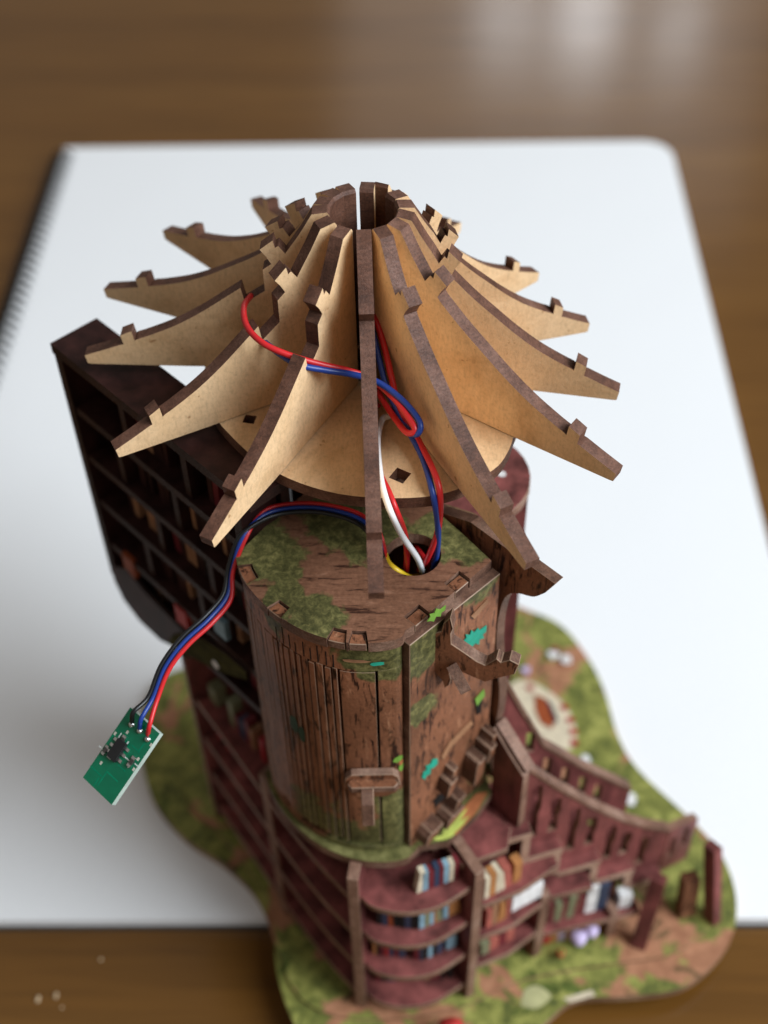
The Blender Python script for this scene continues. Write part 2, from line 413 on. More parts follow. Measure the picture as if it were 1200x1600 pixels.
for u, v, m, r in ((865, 1022, 'white_print', .17), (885, 1030, 'white_print', .16), (868, 1014, 'coral_print', .12), (822, 1046, 'lilac_print', .15), (985, 1248, 'white_print', .18), (915, 1185, 'white_print', .14)):
    x, y = xy(u, v, .44); decal('flower_print', blob(x, y, r, 11, .25), .42 if u < 900 else .42, m, base)
for u, v, m, r in ((905, 1462, 'lilac_print', .22), (925, 1452, 'lilac_print', .18), (430, 1352, 'white_print', .27), (705, 1604, 'red_print', .30), (876, 1488, 'rust_print', .12)):
    z = 1.0 if m != 'rust_print' else .7
    p = atz(u, v, z)
    vs = []; fs = []; K = 10
    for i in range(5):
        ph = math.pi * i / 4 * .62
        for k in range(K):
            a = 2 * math.pi * k / K; rr = r * (math.sin(ph) + .02) * (1 + .12 * math.sin(3 * a))
            vs.append((p.x + rr * math.cos(a), p.y + rr * math.sin(a), z + r * .75 * (math.cos(ph) - .6)))
    for i in range(4):
        for k in range(K): fs.append((i * K + k, i * K + (k + 1) % K, (i + 1) * K + (k + 1) % K, (i + 1) * K + k))
    fs.append(tuple(range(K))[::-1]); fs.append(tuple(range(4 * K, 5 * K)))
    hd = mesh('mushroom_cap' if m in ('red_print', 'rust_print') else 'flower_head', vs, [f[::-1] for f in fs], m, None, base, True)
    tube('stalk', [(p.x, p.y, .4), (p.x + .02, p.y, .7), (p.x, p.y, z - .0)], .05, 'cream_print' if 'red' in m else 'leaf_print', base, 6, 3)

# ---- lower bookcase
LB = [(-5.36, 18.1), (-3.3, 15.2), (-1.28, 12.95)]
lbb = vplate('lower_back_panel', (-4.3, 18.3), (.4, 13.6), rect(0, .42, 6.2, 6.85), .2, ['maroon', 'maroon_edge'], th)
lbb['label'] = 'maroon back board of the curved lower bookshelves'
bk2 = vplate('rear_panel', (.36, 14.05), (5.2, 15.75), rect(0, .42, 5.0, 3.4), .2, ['maroon', 'maroon_edge'], lbb)
vplate('rear_panel', (.38, 14.0), (2.2, 14.65), rect(0, 3.42, 1.9, 6.3), .2, ['maroon', 'maroon_edge'], lbb)
def column(p, q, z0, z1, m='maroon'): return vplate('column', p, q, rect(0, z0, math.dist(p, q), z1), .24, [m, 'maroon_edge'], lbb)
column((-1.28, 12.86), (-1.0, 14.9), .42, 6.98)
column((1.39, 13.16), (.75, 14.2), .42, 6.75)
column((3.07, 14.2), (2.55, 15.1), .42, 3.65)
column((-5.4, 18.12), (-4.4, 18.6), .42, 7.6)
column((-3.35, 15.3), (-2.6, 16.2), .42, 6.98)
column((4.95, 14.75), (4.6, 15.5), .42, 1.7)
for z in (6.05, 4.42, 2.78, 1.12):
    f = [(-1.17, 12.98), (-.85, 12.72), (-.2, 12.60), (.5, 12.74), (1.26, 13.22)]
    hplate('shelf', arc2(f, 5) + [(.68, 14.05), (-.2, 14.15), (-.92, 14.7)], z, .2, ['maroon', 'maroon_edge'], lbb)
    f = [(-5.25, 18.0), (-4.2, 16.55), (-3.2, 15.15), (-2.2, 13.85), (-1.40, 12.98)]
    hplate('shelf', arc2(f, 4) + [(-1.1, 14.7), (-2.6, 16.3), (-4.3, 18.2)], z, .2, ['maroon', 'maroon_edge'], lbb)
for z, x1 in ((5.0, 3.25), (3.42, 3.0), (1.95, 2.95)):
    a = (1.52, 13.28); b = (x1, 13.28 + (x1 - 1.52) * .58)
    hplate('shelf', [a, ((a[0] + b[0]) / 2, (a[1] + b[1]) / 2 - .12), b, (b[0] - .25, b[1] + .75), (1.0, 14.2)], z, .2, ['maroon', 'maroon_edge'], lbb)
for z, x1 in ((3.45, 4.2), (1.5, 5.6)):
    hplate('shelf', [(3.2, 14.28), (x1, 14.28 + (x1 - 3.2) * .26), (x1 - .15, 15.45), (2.8, 15.0)], z, .2, ['maroon', 'maroon_edge'], lbb)
hplate('shelf', [(1.0, 13.4), (2.0, 13.8), (2.1, 14.3), (1.2, 15.0), (.3, 14.4)], 6.62, .2, ['maroon', 'maroon_edge'], lbb)
BC = ['wine_print', 'navy_print', 'coral_print', 'amber_print', 'sky_print', 'cream_print', 'crimson_print', 'hole_dark', 'rust_print', 'ochre_print', 'sage_print', 'white_print', 'navy_print', 'wine_print']
def books(p, q, z, hmin, hmax, parent, dep=.35, wmin=.08, wmax=.15, pal=BC, gap=.08):
    p, q = Vector((*p, z)), Vector((*q, z)); e = (q - p); L = e.length; e.normalize(); t = 0; s = e.cross(Vector((0, 0, 1)))
    while t < L - wmin:
        wd = min(random.uniform(wmin, wmax), L - t)
        if random.random() > gap:
            h = random.uniform(hmin, hmax); dp = dep * random.uniform(.8, 1)
            a = p + e * (t + .006); b = p + e * (t + wd - .006); ln = e * (random.uniform(-.12, .12) * h if random.random() < .15 else 0)
            vs = [a, b, b - s * dp, a - s * dp]; vs = vs + [v + Vector((0, 0, h)) + ln for v in vs]
            vs = [v + Vector((0, 0, .002)) for v in vs]
            mesh('book', vs, [(3, 2, 1, 0), (4, 5, 6, 7), (0, 1, 5, 4), (1, 2, 6, 5), (2, 3, 7, 6), (3, 0, 4, 7)], random.choice(pal), None, parent)
        t += wd
books((.05, 13.02), (.95, 13.38), 6.05, .75, .85, lbb, .2, .09, .15, pal=['crimson_print', 'navy_print', 'wine_print', 'sky_print', 'navy_print', 'wine_print', 'cream_print'], gap=0)
books((-.95, 13.12), (.1, 12.98), 4.42, .8, 1.0, lbb, .25, pal=['wine_print', 'navy_print', 'hole_dark', 'rust_print', 'ochre_print'])
books((.12, 12.98), (1.05, 13.42), 4.42, .8, 1.0, lbb, .25, pal=['cream_print', 'sky_print', 'coral_print', 'red_print', 'amber_print', 'sage_print'])
books((-.95, 13.15), (.2, 13.0), 2.78, .55, .7, lbb, .25, pal=['red_print', 'amber_print', 'wine_print', 'navy_print', 'hole_dark'])
books((.2, 13.0), (1.05, 13.4), 2.78, .5, .65, lbb, .25, pal=['navy_print', 'sky_print', 'hole_dark'])
books((-.9, 13.2), (1.0, 13.3), 1.12, .6, .9, lbb, .25, pal=['wine_print', 'hole_dark', 'wine_print', 'coral_print', 'navy_print', 'ochre_print'])
books((1.55, 13.42), (2.45, 13.95), 5.0, .8, .95, lbb, .3, .12, .22, ['sky_print', 'amber_print', 'coral_print', 'coral_print', 'cream_print'])
books((1.55, 13.42), (2.2, 13.8), 3.42, .8, .95, lbb, .3, .09, .16, ['coral_print', 'ochre_print', 'amber_print', 'rust_print'])
books((1.6, 13.5), (2.4, 13.95), 1.95, .5, .6, lbb, .3, .14, .28, ['cream_print', 'wine_print', 'coral_print', 'sage_print'])
books((2.25, 13.8), (3.2, 14.35), 3.63, .62, .72, lbb, .3, .3, .5, ['cream_print', 'white_print'], 0)
books((3.3, 14.55), (4.2, 14.8), 1.5, .9, 1.1, lbb, .3, .10, .2, ['navy_print', 'crimson_print', 'maroon', 'navy_print', 'wine_print', 'sage_print'])
books((4.2, 14.82), (4.75, 14.95), 1.5, 1.3, 1.4, lbb, .3, .26, .3, ['white_print', 'navy_print', 'sky_print'], 0)
books((5.05, 14.95), (5.5, 15.05), 1.5, .5, .6, lbb, .3, .3, .4, ['white_print'], 0)
books((3.25, 14.5), (4.7, 14.85), .425, .7, .85, lbb, .3, .14, .26, ['coral_print', 'red_print', 'lilac_print', 'amber_print', 'sky_print', 'wine_print'])
for z in (6.05, 4.42, 2.78, 1.12):
    books((-4.9, 18.0), (-1.5, 13.9), z, .6, .95, lbb, .3, .16, .34, ['wine_print', 'navy_print', 'rust_print', 'ochre_print', 'wine_print', 'hole_dark', 'crimson_print', 'sage_print'], .25)

# ---- upper bookcase, facing the shaded side
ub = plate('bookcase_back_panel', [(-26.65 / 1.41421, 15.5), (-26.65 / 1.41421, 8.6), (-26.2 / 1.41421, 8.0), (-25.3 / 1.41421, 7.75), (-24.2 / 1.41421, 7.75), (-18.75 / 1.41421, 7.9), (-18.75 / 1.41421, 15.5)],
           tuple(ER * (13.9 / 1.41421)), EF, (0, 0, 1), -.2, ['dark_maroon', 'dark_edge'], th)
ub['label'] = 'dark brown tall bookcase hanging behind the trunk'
def sdpt(s, d, z): x, y = SD(s, d); return Vector((x, y, z))
def sdplate(name, s0, s1, d0, d1, ztop, t, mats, parent):
    return hplate(name, [SD(s0, d0), SD(s1, d0), SD(s1, d1), SD(s0, d1)], ztop, t, mats, parent)
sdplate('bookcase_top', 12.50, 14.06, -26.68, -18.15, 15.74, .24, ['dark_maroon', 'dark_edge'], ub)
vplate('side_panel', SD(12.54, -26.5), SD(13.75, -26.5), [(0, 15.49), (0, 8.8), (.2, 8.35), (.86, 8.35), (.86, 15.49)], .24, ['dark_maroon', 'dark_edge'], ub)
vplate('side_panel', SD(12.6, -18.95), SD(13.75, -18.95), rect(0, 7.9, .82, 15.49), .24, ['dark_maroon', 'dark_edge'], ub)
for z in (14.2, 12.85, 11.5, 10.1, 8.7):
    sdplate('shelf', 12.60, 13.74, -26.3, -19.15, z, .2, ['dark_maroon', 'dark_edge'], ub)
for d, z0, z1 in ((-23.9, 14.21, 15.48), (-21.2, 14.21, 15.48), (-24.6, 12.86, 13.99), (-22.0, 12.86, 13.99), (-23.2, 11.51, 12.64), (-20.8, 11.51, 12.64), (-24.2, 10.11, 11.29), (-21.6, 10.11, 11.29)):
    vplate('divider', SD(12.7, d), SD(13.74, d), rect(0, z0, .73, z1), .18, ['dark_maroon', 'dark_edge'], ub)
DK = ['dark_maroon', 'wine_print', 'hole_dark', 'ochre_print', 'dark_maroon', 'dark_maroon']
for z, d0, d1 in ((14.2, -21.0, -19.3), (14.2, -23.7, -22.2), (12.85, -24.4, -22.3), (11.5, -25.2, -23.5), (12.85, -21.8, -19.3), (11.5, -23.0, -21.0), (11.5, -20.6, -19.3), (10.1, -24.0, -21.8), (10.1, -21.4, -19.3), (8.7, -25.0, -19.4)):
    books(SD(13.0, d0), SD(13.0, d1), z, .8, 1.02, ub, .4, .12, .22, DK, .2)
for (u, v, m) in ((204, 882, 'rust_print'), (286, 962, 'red_print'), (346, 978, 'sky_print')):
    p = ons(u, v, 12.62)
    x, y = p.x, p.y; e = EF * .2
    vplate('book', (x - e.x, y - e.y), (x + e.x, y + e.y), rect(0, p.z - .3, .4, p.z + .28), .12, [m, m], ub)
# mossy skirt under the bookcase
def fascia(name, px, s_, m):
    q = [ons(*p, s_) for p in px]
    return plate(name, [((p.x - p.y) / 1.41421, p.z) for p in q], tuple(ER * (s_ / 1.41421)), EF, (0, 0, 1), -.1, m, ub)
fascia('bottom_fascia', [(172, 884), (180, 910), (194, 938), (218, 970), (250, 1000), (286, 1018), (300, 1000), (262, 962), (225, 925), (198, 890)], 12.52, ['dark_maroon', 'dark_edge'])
fascia('moss_skirt', [(262, 1004), (300, 1028), (345, 1050), (386, 1063), (384, 1050), (352, 1022), (318, 1000), (290, 990), (270, 992)], 12.47, ['dark_moss', 'dark_edge'])
p = ons(337, 1037, 12.48); decal_o = plate('flower_print', blob((p.x - p.y) / 1.41421, p.z, .11, 9), tuple(ER * (12.47 / 1.41421)), EF, (0, 0, 1), .02, ['white_print', 'white_print'], ub)

# ---- trunk
ZB, ZT = 7.1, 14.35
topx = [(368, 868), (374, 893), (392, 922), (424, 954), (470, 983), (520, 1000), (560, 1005), (600, 1003), (626, 996), (634, 984)]
tpts = [xy(*p, ZT) for p in topx]
arcw = arc2(tpts, 6)
P_r = xy(768, 876, ZT); P_s = (-.15, 13.62)
# right edge with tab notches
def notch_line(p, q, slots, dep, inward):
    p, q = Vector((*p, 0)), Vector((*q, 0)); e = (q - p); L = e.length; e.normalize(); nrm = Vector(inward).normalized(); out = []
    for a, b in slots:
        for t, k in ((a, 0), (a, 1), (b, 1), (b, 0)): v = p + e * (t * L) + nrm * (dep * k); out.append((v.x, v.y))
    return out
right_slots = [(.10, .27), (.56, .74)]
rn = notch_line(P_s, P_r, right_slots, .26, (-1, 1, 0))
# arc notches by fraction of arc length
def arclen(pts):
    s = [0]
    for a, b in zip(pts, pts[1:]): s.append(s[-1] + math.dist(a, b))
    return s
S_arc = arclen(arcw); LA = S_arc[-1]
def arcpt(t, off=0.0):
    t = max(0, min(LA, t))
    for i in range(len(arcw) - 1):
        if t <= S_arc[i + 1] + 1e-9:
            k = (t - S_arc[i]) / max(1e-9, S_arc[i + 1] - S_arc[i]); a, b = Vector(arcw[i]), Vector(arcw[i + 1]); break
    e = (b - a).normalized(); n = Vector((e.y, -e.x))          # outward
    v = a + (b - a) * k + n * off
    return (v.x, v.y)
arc_slots = [(.06, .17), (.335, .415), (.645, .72), (.735, .81)]
edge = []; i = 0; NA = 120; ins = .0
for k in range(NA + 1):
    f = k / NA; inn = False
    for a, b in arc_slots:
        if a <= f <= b: inn = True
    edge.append(arcpt(f * LA, -.26 if inn else 0.0))
hole = [(-.02 + .50 * math.cos(a), 15.38 + .50 * math.sin(a)) for a in [i * math.pi / 16 for i in range(32)]]
toutl = edge + rn + [P_r, SD(16.75, -15.0), SD(16.9, -16.6), SD(15.4, -19.0), xy(430, 808, ZT)]
tt = hplate('trunk_top_plate', toutl, ZT, .25, ['top', 'bark_edge'], th, [hole]); tt['label'] = 'mossy bark-printed top board of the trunk with a round cable hole'
for a, b in arc_slots:
    q = [arcpt((a + (b - a) * i / 4) * LA, -.01) for i in range(5)]; q2 = [arcpt((a + .004 + (b - a - .008) * i / 4) * LA, -.235) for i in range(5)]
    hplate('tab', q + q2[::-1], ZT - .05, .19, ['bark', 'bark_edge'], tt)
e = Vector((P_r[0] - P_s[0], P_r[1] - P_s[1])); nin = Vector((-1, 1)).normalized()
for a, b in right_slots:
    p0 = Vector(P_s) + e * (a + .012); p1 = Vector(P_s) + e * (b - .012)
    hplate('tab', [tuple(p0), tuple(p1), tuple(p1 + nin * .235), tuple(p0 + nin * .235)], ZT - .06, .18, ['bark', 'bark_edge'], tt)
flo = [arcpt(LA * i / 40, .05 + .21 * (i / 40) ** 2) for i in range(41)] + [xy(*p, ZB) for p in [(700, 1314), (745, 1272), (768, 1238)]] + [SD(17.0, -13.9), SD(17.0, -17.2), SD(15.2, -19.2), SD(13.0, -18.9)]
tf = hplate('trunk_floor_plate', flo, ZB, .25, ['moss', 'bark_edge'], th); tf['label'] = 'mossy floor board under the trunk'
# curved front wall: a core with slats cut by hinge grooves
def band(name, t0, t1, z0, z1, o0, o1, mats, parent, n=None):
    n = n or max(2, int((t1 - t0) / .12))
    a = [arcpt(t0 + (t1 - t0) * i / n, o1) for i in range(n + 1)]; b = [arcpt(t0 + (t1 - t0) * i / n, o0) for i in range(n + 1)]
    return hplate(name, a + b[::-1], z1, z1 - z0, mats, parent)
SLOT = LA - .04
core = band('trunk_front_wall', .05, LA - .02, ZB, ZT - .26, -.42, -.20, ['hole_dark', 'hole_dark'], th, 40)
core['label'] = 'curved bark-printed trunk wall with hinge grooves'
bm = ['bark_moss', 'bark_moss']
edges_t = [.05]
while edges_t[-1] < LA * .33: edges_t.append(edges_t[-1] + .13)
while edges_t[-1] < LA * .665: edges_t.append(edges_t[-1] + random.uniform(.13, .17))
wide0 = edges_t[-1]
edges_t += [wide0 + .70, SLOT]
G_ = .036
for i in range(len(edges_t) - 1):
    a, b = edges_t[i], edges_t[i + 1]
    zt = 13.42 - .0 * i + (0.05 if i % 2 else 0); zb = 7.42 + random.uniform(-.1, .12)
    pr = random.uniform(-.012, .012)
    wide = b - a > .4
    gapw = G_ * (.55 if a < LA * .3 else random.uniform(1.0, 1.6))
    s = band('slat', a + gapw / 2, b - gapw / 2, zb, zt, -.19, -.05 + pr, bm, core, 8 if wide else 2)
band('wall_band', .05, SLOT, 13.475, ZT - .255, -.188, -.052, bm, core, 60)
band('wall_band', .05, SLOT, ZB, 7.30, -.188, -.056, bm, core, 60)
# short cuts in the upper band
for i in range(9):
    t = LA * .36 + i * .155 + random.uniform(-.02, .02); z0 = 13.5; h = random.uniform(.25, .48)
    a, b = arcpt(t - .01, -.046), arcpt(t + .01, -.046); c2_, d2_ = arcpt(t + .01, -.06), arcpt(t - .01, -.06)
    hplate('groove', [a, b, c2_, d2_], z0 + h, h, ['hole_dark', 'hole_dark'], core)
# wood shelf fungus on the wall
tc = LA - .78
def arcframe(t):
    a, b = Vector(arcpt(t - .05)), Vector(arcpt(t + .05)); e = (b - a).normalized(); return Vector((*arcpt(t), 0)), Vector((e.x, e.y, 0)), Vector((e.y, -e.x, 0))
o, e, nr = arcframe(tc)
fz = 10.05
fg = plate('fungus_plaque', [(-.30, -.50), (.26, -.50), (.46, -.36), (.54, -.10), (.50, .20), (.40, .30), (-.40, .30), (-.52, .16), (-.54, -.14), (-.46, -.38)], o + nr * -.06 + Vector((0, 0, fz)), e, (0, 0, 1), .16, ['bark', 'bark_edge'], core)
plate('ledge', [(-.42, .0), (.44, .0), (.50, .10), (.42, .19), (-.40, .19), (-.48, .10)], o + nr * .095 + Vector((0, 0, fz + .14)), e, nr, .17, ['bark', 'bark_edge'], core)
prof = [(0, .13), (.26, .13), (.44, -.05), (.56, -.62), (.38, -.66), (.28, -.20), (.16, -.08), (0, -.08)]
plate('tongue', prof, o + e * .02 + nr * .10 + Vector((0, 0, fz - .02)), nr, (0, 0, 1), .24, ['bark', 'bark_edge'], core)
def wall_decal(name, pts, m, off):      # print on the curved wall, pts = (arc position, z)
    vs = []
    for t, z in pts: x, y = arcpt(t, off); vs.append(Vector((x, y, z)))
    n = len(vs); ctr = sum(vs, Vector()) / n
    x, y = arcpt(sum(t for t, z in pts) / n, off); vs.append(Vector((x, y, sum(z for t, z in pts) / n)))
    return mesh(name, vs, [(i, (i + 1) % n, n) for i in range(n)], m, None, core)
for t, z, m, sx, sy in ((LA * .41, 11.05, 'dark_green_print', .10, .3), (LA * .455, 10.85, 'dark_green_print', .09, .26), (LA - .24, 10.55, 'leaf_print', .13, .11), (LA - .17, 10.22, 'leaf_print', .09, .13), (LA - .17, 10.38, 'orange_print', .07, .08), (LA - .62, 13.70, 'teal_print', .14, .06), (LA - 1.0, 13.78, 'ochre_print', .26, .05)):
    wall_decal('leaf_print', [(t + sx * math.cos(a) * random.uniform(.8, 1.15), z + sy * math.sin(a) * random.uniform(.8, 1.15)) for a in [i * math.pi / 6 for i in range(12)]], m, -.034)

# right wall
rw = plate('trunk_side_wall', [(13.46 / 1.41421, ZB), (16.7 / 1.41421, ZB), (16.7 / 1.41421, ZT - .26), (13.46 / 1.41421, ZT - .26)],
           tuple(EF * (-13.62 / 1.41421)), ER, (0, 0, 1), -.2, ['bark_side', 'bark_edge'], th)
rw['label'] = 'flat bark-printed wall of the trunk with a branch and leaf prints'
def rwp(u, v, off=0.0):
    p = ond(u, v, -13.62); return ((p.x + p.y) / 1.41421, p.z)
def rdecal(name, px, m, off=.012):
    return plate(name, [rwp(*p) for p in px], tuple(EF * (-13.62 / 1.41421 + off)), ER, (0, 0, 1), .015, [m, m], rw)
rdecal('leaf_print', [(721, 1003), (727, 996), (726, 990), (733, 991), (735, 983), (740, 987), (746, 980), (748, 984), (759, 976), (758, 986), (753, 990), (755, 996), (748, 998), (747, 1006), (741, 1004), (736, 1010), (730, 1007)], 'teal_print')
rdecal('leaf_print', [(658, 1214), (660, 1206), (666, 1202), (664, 1196), (671, 1193), (674, 1186), (682, 1184), (683, 1192), (677, 1198), (672, 1200), (671, 1208), (665, 1211), (663, 1217)], 'teal_print')
rdecal('leaf_print', [(666, 970), (671, 963), (670, 959), (677, 957), (680, 950), (687, 951), (695, 945), (694, 952), (688, 956), (687, 962), (680, 962), (676, 970), (671, 969)], 'leaf_print')
rdecal('leaf_print', [(735, 962), (760, 935), (762, 940), (740, 966)], 'ochre_print')
rdecal('leaf_print', [(688, 1182), (700, 1160), (735, 1125), (738, 1130), (705, 1165), (692, 1186)], 'ochre_print')
rdecal('leaf_print', [(741, 1092), (755, 1076), (756, 1086), (744, 1102)], 'leaf_print')
rdecal('leaf_print', [(729, 1210), (745, 1190), (748, 1198), (735, 1216)], 'sage_print')
for px in ([(742, 1100), (752, 1090), (751, 1112), (744, 1116)], [(676, 1250), (692, 1236), (694, 1246), (680, 1260)], [(664, 1312), (680, 1296), (682, 1306), (670, 1316)]):
    rdecal('recess', px, 'hole_dark', .008)
# branch standing out from the wall
def onl(u, v, p, dv):
    n = Vector((-dv[1], dv[0])); d = ray(u, v); return CAM + d * (n.dot(Vector(p)) / n.dot(d.xy))
def traced(name, px, p, dv, t, mats, parent, holes=()):
    p = Vector(p); dv = Vector(dv).normalized()
    f = lambda u, v: ((onl(u, v, p, dv).xy - p).dot(dv), onl(u, v, p, dv).z)
    return plate(name, [f(*q) for q in px], (p.x, p.y, 0), (dv.x, dv.y, 0), (0, 0, 1), -t, mats, parent, [[f(*q) for q in h] for h in holes])
pr = ond(680, 1014, -13.62)
zp = lambda l: [(600 + a * .275, 900 + b * .275) for a, b in l]
br = traced('branch', zp([(275, 330), (325, 315), (338, 270), (378, 235), (394, 300), (380, 330), (384, 388), (450, 432), (530, 488), (575, 508), (640, 470), (665, 492), (715, 478), (768, 505), (742, 560), (655, 580), (576, 604), (515, 580), (445, 548), (400, 540), (372, 556), (382, 590), (372, 620), (344, 640), (334, 600), (295, 555), (252, 500), (240, 400)]), (pr.x, pr.y), (.97, -.24), .24, ['bark', 'bark_edge'], rw)
tw0 = onl(706, 1040, (pr.x, pr.y - .06), (.97, -.24)); tw1 = onl(728, 1081, (pr.x, pr.y - .42), (.97, -.24))
bar('twig', tw0, tw1, .20, .16, 'bark_edge', rw, (0, -1, 1))
# little steps of fungus low on the wall
for (u, v, wd, dep, dz) in ((660, 1290, .46, .36, .20), (690, 1262, .46, .40, .20), (700, 1240, .28, .36, .16), (688, 1218, .24, .34, .30), (696, 1200, .14, .26, .2), (728, 1190, .26, .40, .62), (744, 1160, .20, .44, .30), (752, 1142, .12, .36, .2)):
    s_, z_ = rwp(u, v)
    plate('fungus_step', [(s_ - wd / 2, z_ - .10 - dz / 2), (s_ - wd * .1, z_ - dz / 2 - .02), (s_ + wd / 2, z_ - dz / 2 + .10), (s_ + wd / 2 + .06, z_ + dz / 2 + .10), (s_ + wd * .15, z_ + dz / 2 + .02), (s_ - wd * .1, z_ + dz / 2 + .05), (s_ - wd / 2 + .06, z_ + dz / 2 - .06)], tuple(EF * (-13.62 / 1.41421 - .02)), ER, (0, 0, 1), dep, ['bark', 'bark_edge'], rw)
# orange floor print and grass
decal('floor_print', [xy(*p, ZB) for p in [(700, 1302), (718, 1270), (745, 1240), (762, 1238), (745, 1268), (712, 1305)]], ZB, 'orange_print', tf)
g0 = atz(694, 1308, ZB + .02)
for (u, v) in ((676, 1312), (700, 1290), (710, 1276), (722, 1258), (731, 1262), (734, 1274), (728, 1284), (712, 1302)):
    q = atz(u, v, ZB + .02); a = Vector((g0.x, g0.y, ZB + .018)); dq = (q - a); s = Vector((-dq.y, dq.x, 0)).normalized() * .055
    k = random.uniform(.004, .012)
    mesh('grass_print', [a - s, a + s, a + dq * .6 + s * .9 + Vector((0, 0, k)), a + dq + Vector((0, 0, k)), a + dq * .6 - s * .9 + Vector((0, 0, k))], [(0, 1, 2, 3, 4)], 'lime_print', None, tf)
# back wall: canopy bracket and wavy edge
r2 = 1.41421
wv = [ons(*p, 16.8) for p in [(862, 917), (846, 931), (828, 937), (806, 932), (790, 933), (780, 946), (773, 975), (771, 1010), (773, 1050), (776, 1085), (773, 1120), (766, 1150), (763, 1190), (766, 1220), (764, 1238)]]
wq = [((p.x - p.y) / r2, p.z) for p in wv]; wq = [wq[0]] + arc2(wq[1:], 4)
wq[-1] = (wq[-1][0], ZB)
bw = plate('trunk_back_wall', wq + [(-18.8 / r2, ZB), (-18.8 / r2, 14.0), (-16.0 / r2, 14.3), (-14.9 / r2, 14.62)], tuple(ER * (16.93 / r2)), EF, (0, 0, 1), -.22, ['bark_side', 'bark_edge'], th)
bw['label'] = 'wavy-edged bark board with an eave bracket beside the trunk'
# left closing wall
vplate('trunk_rear_wall', SD(13.2, -18.72), SD(16.7, -18.72), rect(0, ZB, 2.3, ZT - .26), .18, ['bark', 'bark_edge'], th)

# ---- rear turret under the roof
cx, cy = 1.02, 18.55
bal = hplate('balcony_plate', [(cx + 1.32 * math.cos(a), cy + 1.32 * math.sin(a)) for a in [i * math.pi / 16 for i in range(32)]], 13.15, .25, ['maroon', 'maroon_edge'], th)
decal('knob_print', blob(*xy(783, 741, 13.15), .09, 9), 13.15, 'white_print', bal)
bar('post', (1.75, 18.9, .42), (1.75, 18.9, 12.9), .5, .5, 'maroon', bal, (0, 1, 0))
bar('post', (2.15, 18.4, 6.5), (2.15, 18.4, 12.9), .28, .28, 'maroon', bal, (0, 1, 0))
hplate('moss_plate', [(.1, 16.9), (1.05, 16.55), (1.5, 16.85), (1.25, 17.35), (.5, 17.7), (-.2, 17.6)], 13.25, .2, ['moss', 'ground_edge'], bal)
decal('flower_print', blob(*xy(724, 812, 13.25), .08, 9), 13.25, 'white_print', bal)
vplate('gable_panel', (1.15, 16.45), (1.75, 16.95), [(0, 10), (.78, 10), (.78, 12.9), (.5, 13.2), (0, 12.9)], .2, ['maroon', 'maroon_edge'], bal)
tw = hplate('turret_core', arc2([(-2.4, 17.6), (-1.0, 17.25), (.2, 17.9), (.5, 19.3), (-.5, 20.6), (-2.0, 20.6), (-2.9, 19.4), (-2.4, 17.6)], 5)[:-1], 15.74, 15.3, ['dark_maroon', 'dark_maroon'], th)
tw['label'] = 'dark rear turret that carries the roof disc'

# ---- staircase
SP, SV = (2.3, 14.55), Vector((.95, .31)).normalized(); SN = Vector((-SV.y, SV.x))
def sl(u, v): p = onl(u, v, SP, SV); return ((p.xy - Vector(SP)).dot(SV), p.z)
steps = [(-.85, .20, 6.35), (-.10, 1.02, 5.22), (.98, 2.08, 4.05), (2.04, 3.06, 3.05), (3.0, 3.92, 2.25)]
def spt(t, z, off=0.0): q = Vector(SP) + SV * t + SN * off; return Vector((q.x, q.y, z))
for i, (a, b, z) in enumerate(steps):
    o = hplate('tread', [tuple(spt(a, 0, -.30).xy), tuple(spt(b, 0, -.30).xy), tuple(spt(b, 0, 1.15).xy), tuple(spt(a, 0, 1.15).xy)], z, .22, ['maroon', 'stair_edge'], th)
    if i < 4:
        zn = steps[i + 1][2]
        vplate('riser', tuple(spt(b - .12, 0, -.29).xy), tuple(spt(b - .12, 0, 1.1).xy), rect(0, zn + .002, 1.35, z - .222), .2, ['maroon', 'stair_edge'], o)
rail_px = [(828, 1203), (865, 1228), (905, 1250), (940, 1268), (975, 1283), (1010, 1293), (1045, 1299)]
top = [sl(*p) for p in rail_px]
def rz(t):
    for (a, za), (b, zb) in zip(top, top[1:]):
        if t <= b: return za + (zb - za) * (t - a) / (b - a)
    return top[-1][1]
bot = []
for a, b, z in steps[::-1]:
    a = max(a, top[0][0])
    bot += [(min(b, top[-1][0]) - .13, z + .003), (a + .0, z + .003)]
bot[0] = (top[-1][0], bot[0][1])
clean = [bot[0]]
for q in bot[1:]:
    clean.append((min(q[0], clean[-1][0]), q[1]))
hs = []
for t0 in (.22, .72, 1.24, 1.72, 2.28, 2.72, 3.24):
    zb = next(z for a, b, z in steps[::-1] if t0 >= a + .02) + .35
    zt_ = rz(t0) - .55
    wd = .24; m_ = (zb + zt_) / 2
    hs.append([(t0, zb), (t0 + wd, zb), (t0 + wd - .03, m_ - .1), (t0 + wd + .03, m_ + .12), (t0 + wd, zt_ - .06), (t0 + wd * .4, zt_), (t0 - .02, zt_ - .1), (t0 + .03, m_)])
fr = plate('front_railing', top + clean, (SP[0], SP[1], 0), (SV.x, SV.y, 0), (0, 0, 1), -.2, ['maroon', 'maroon_edge'], th, hs)
lp = Vector(SP) + SV * top[0][0]
traced('landing_panel', [(828, 1206), (803, 1166), (781, 1128), (779, 1200), (771, 1272), (818, 1290)], lp, (-.72, .69), .2, ['maroon', 'maroon_edge'], fr)
a_, b_ = onl(828, 1203, lp, (-.72, .69)), onl(781, 1127, lp, (-.72, .69))
bar('hand_rail', a_ + Vector((0, 0, .03)), b_ + Vector((0, 0, .03)), .26, .08, 'maroon_edge', fr)
fr['label'] = 'maroon stair railing with cut-out balusters'
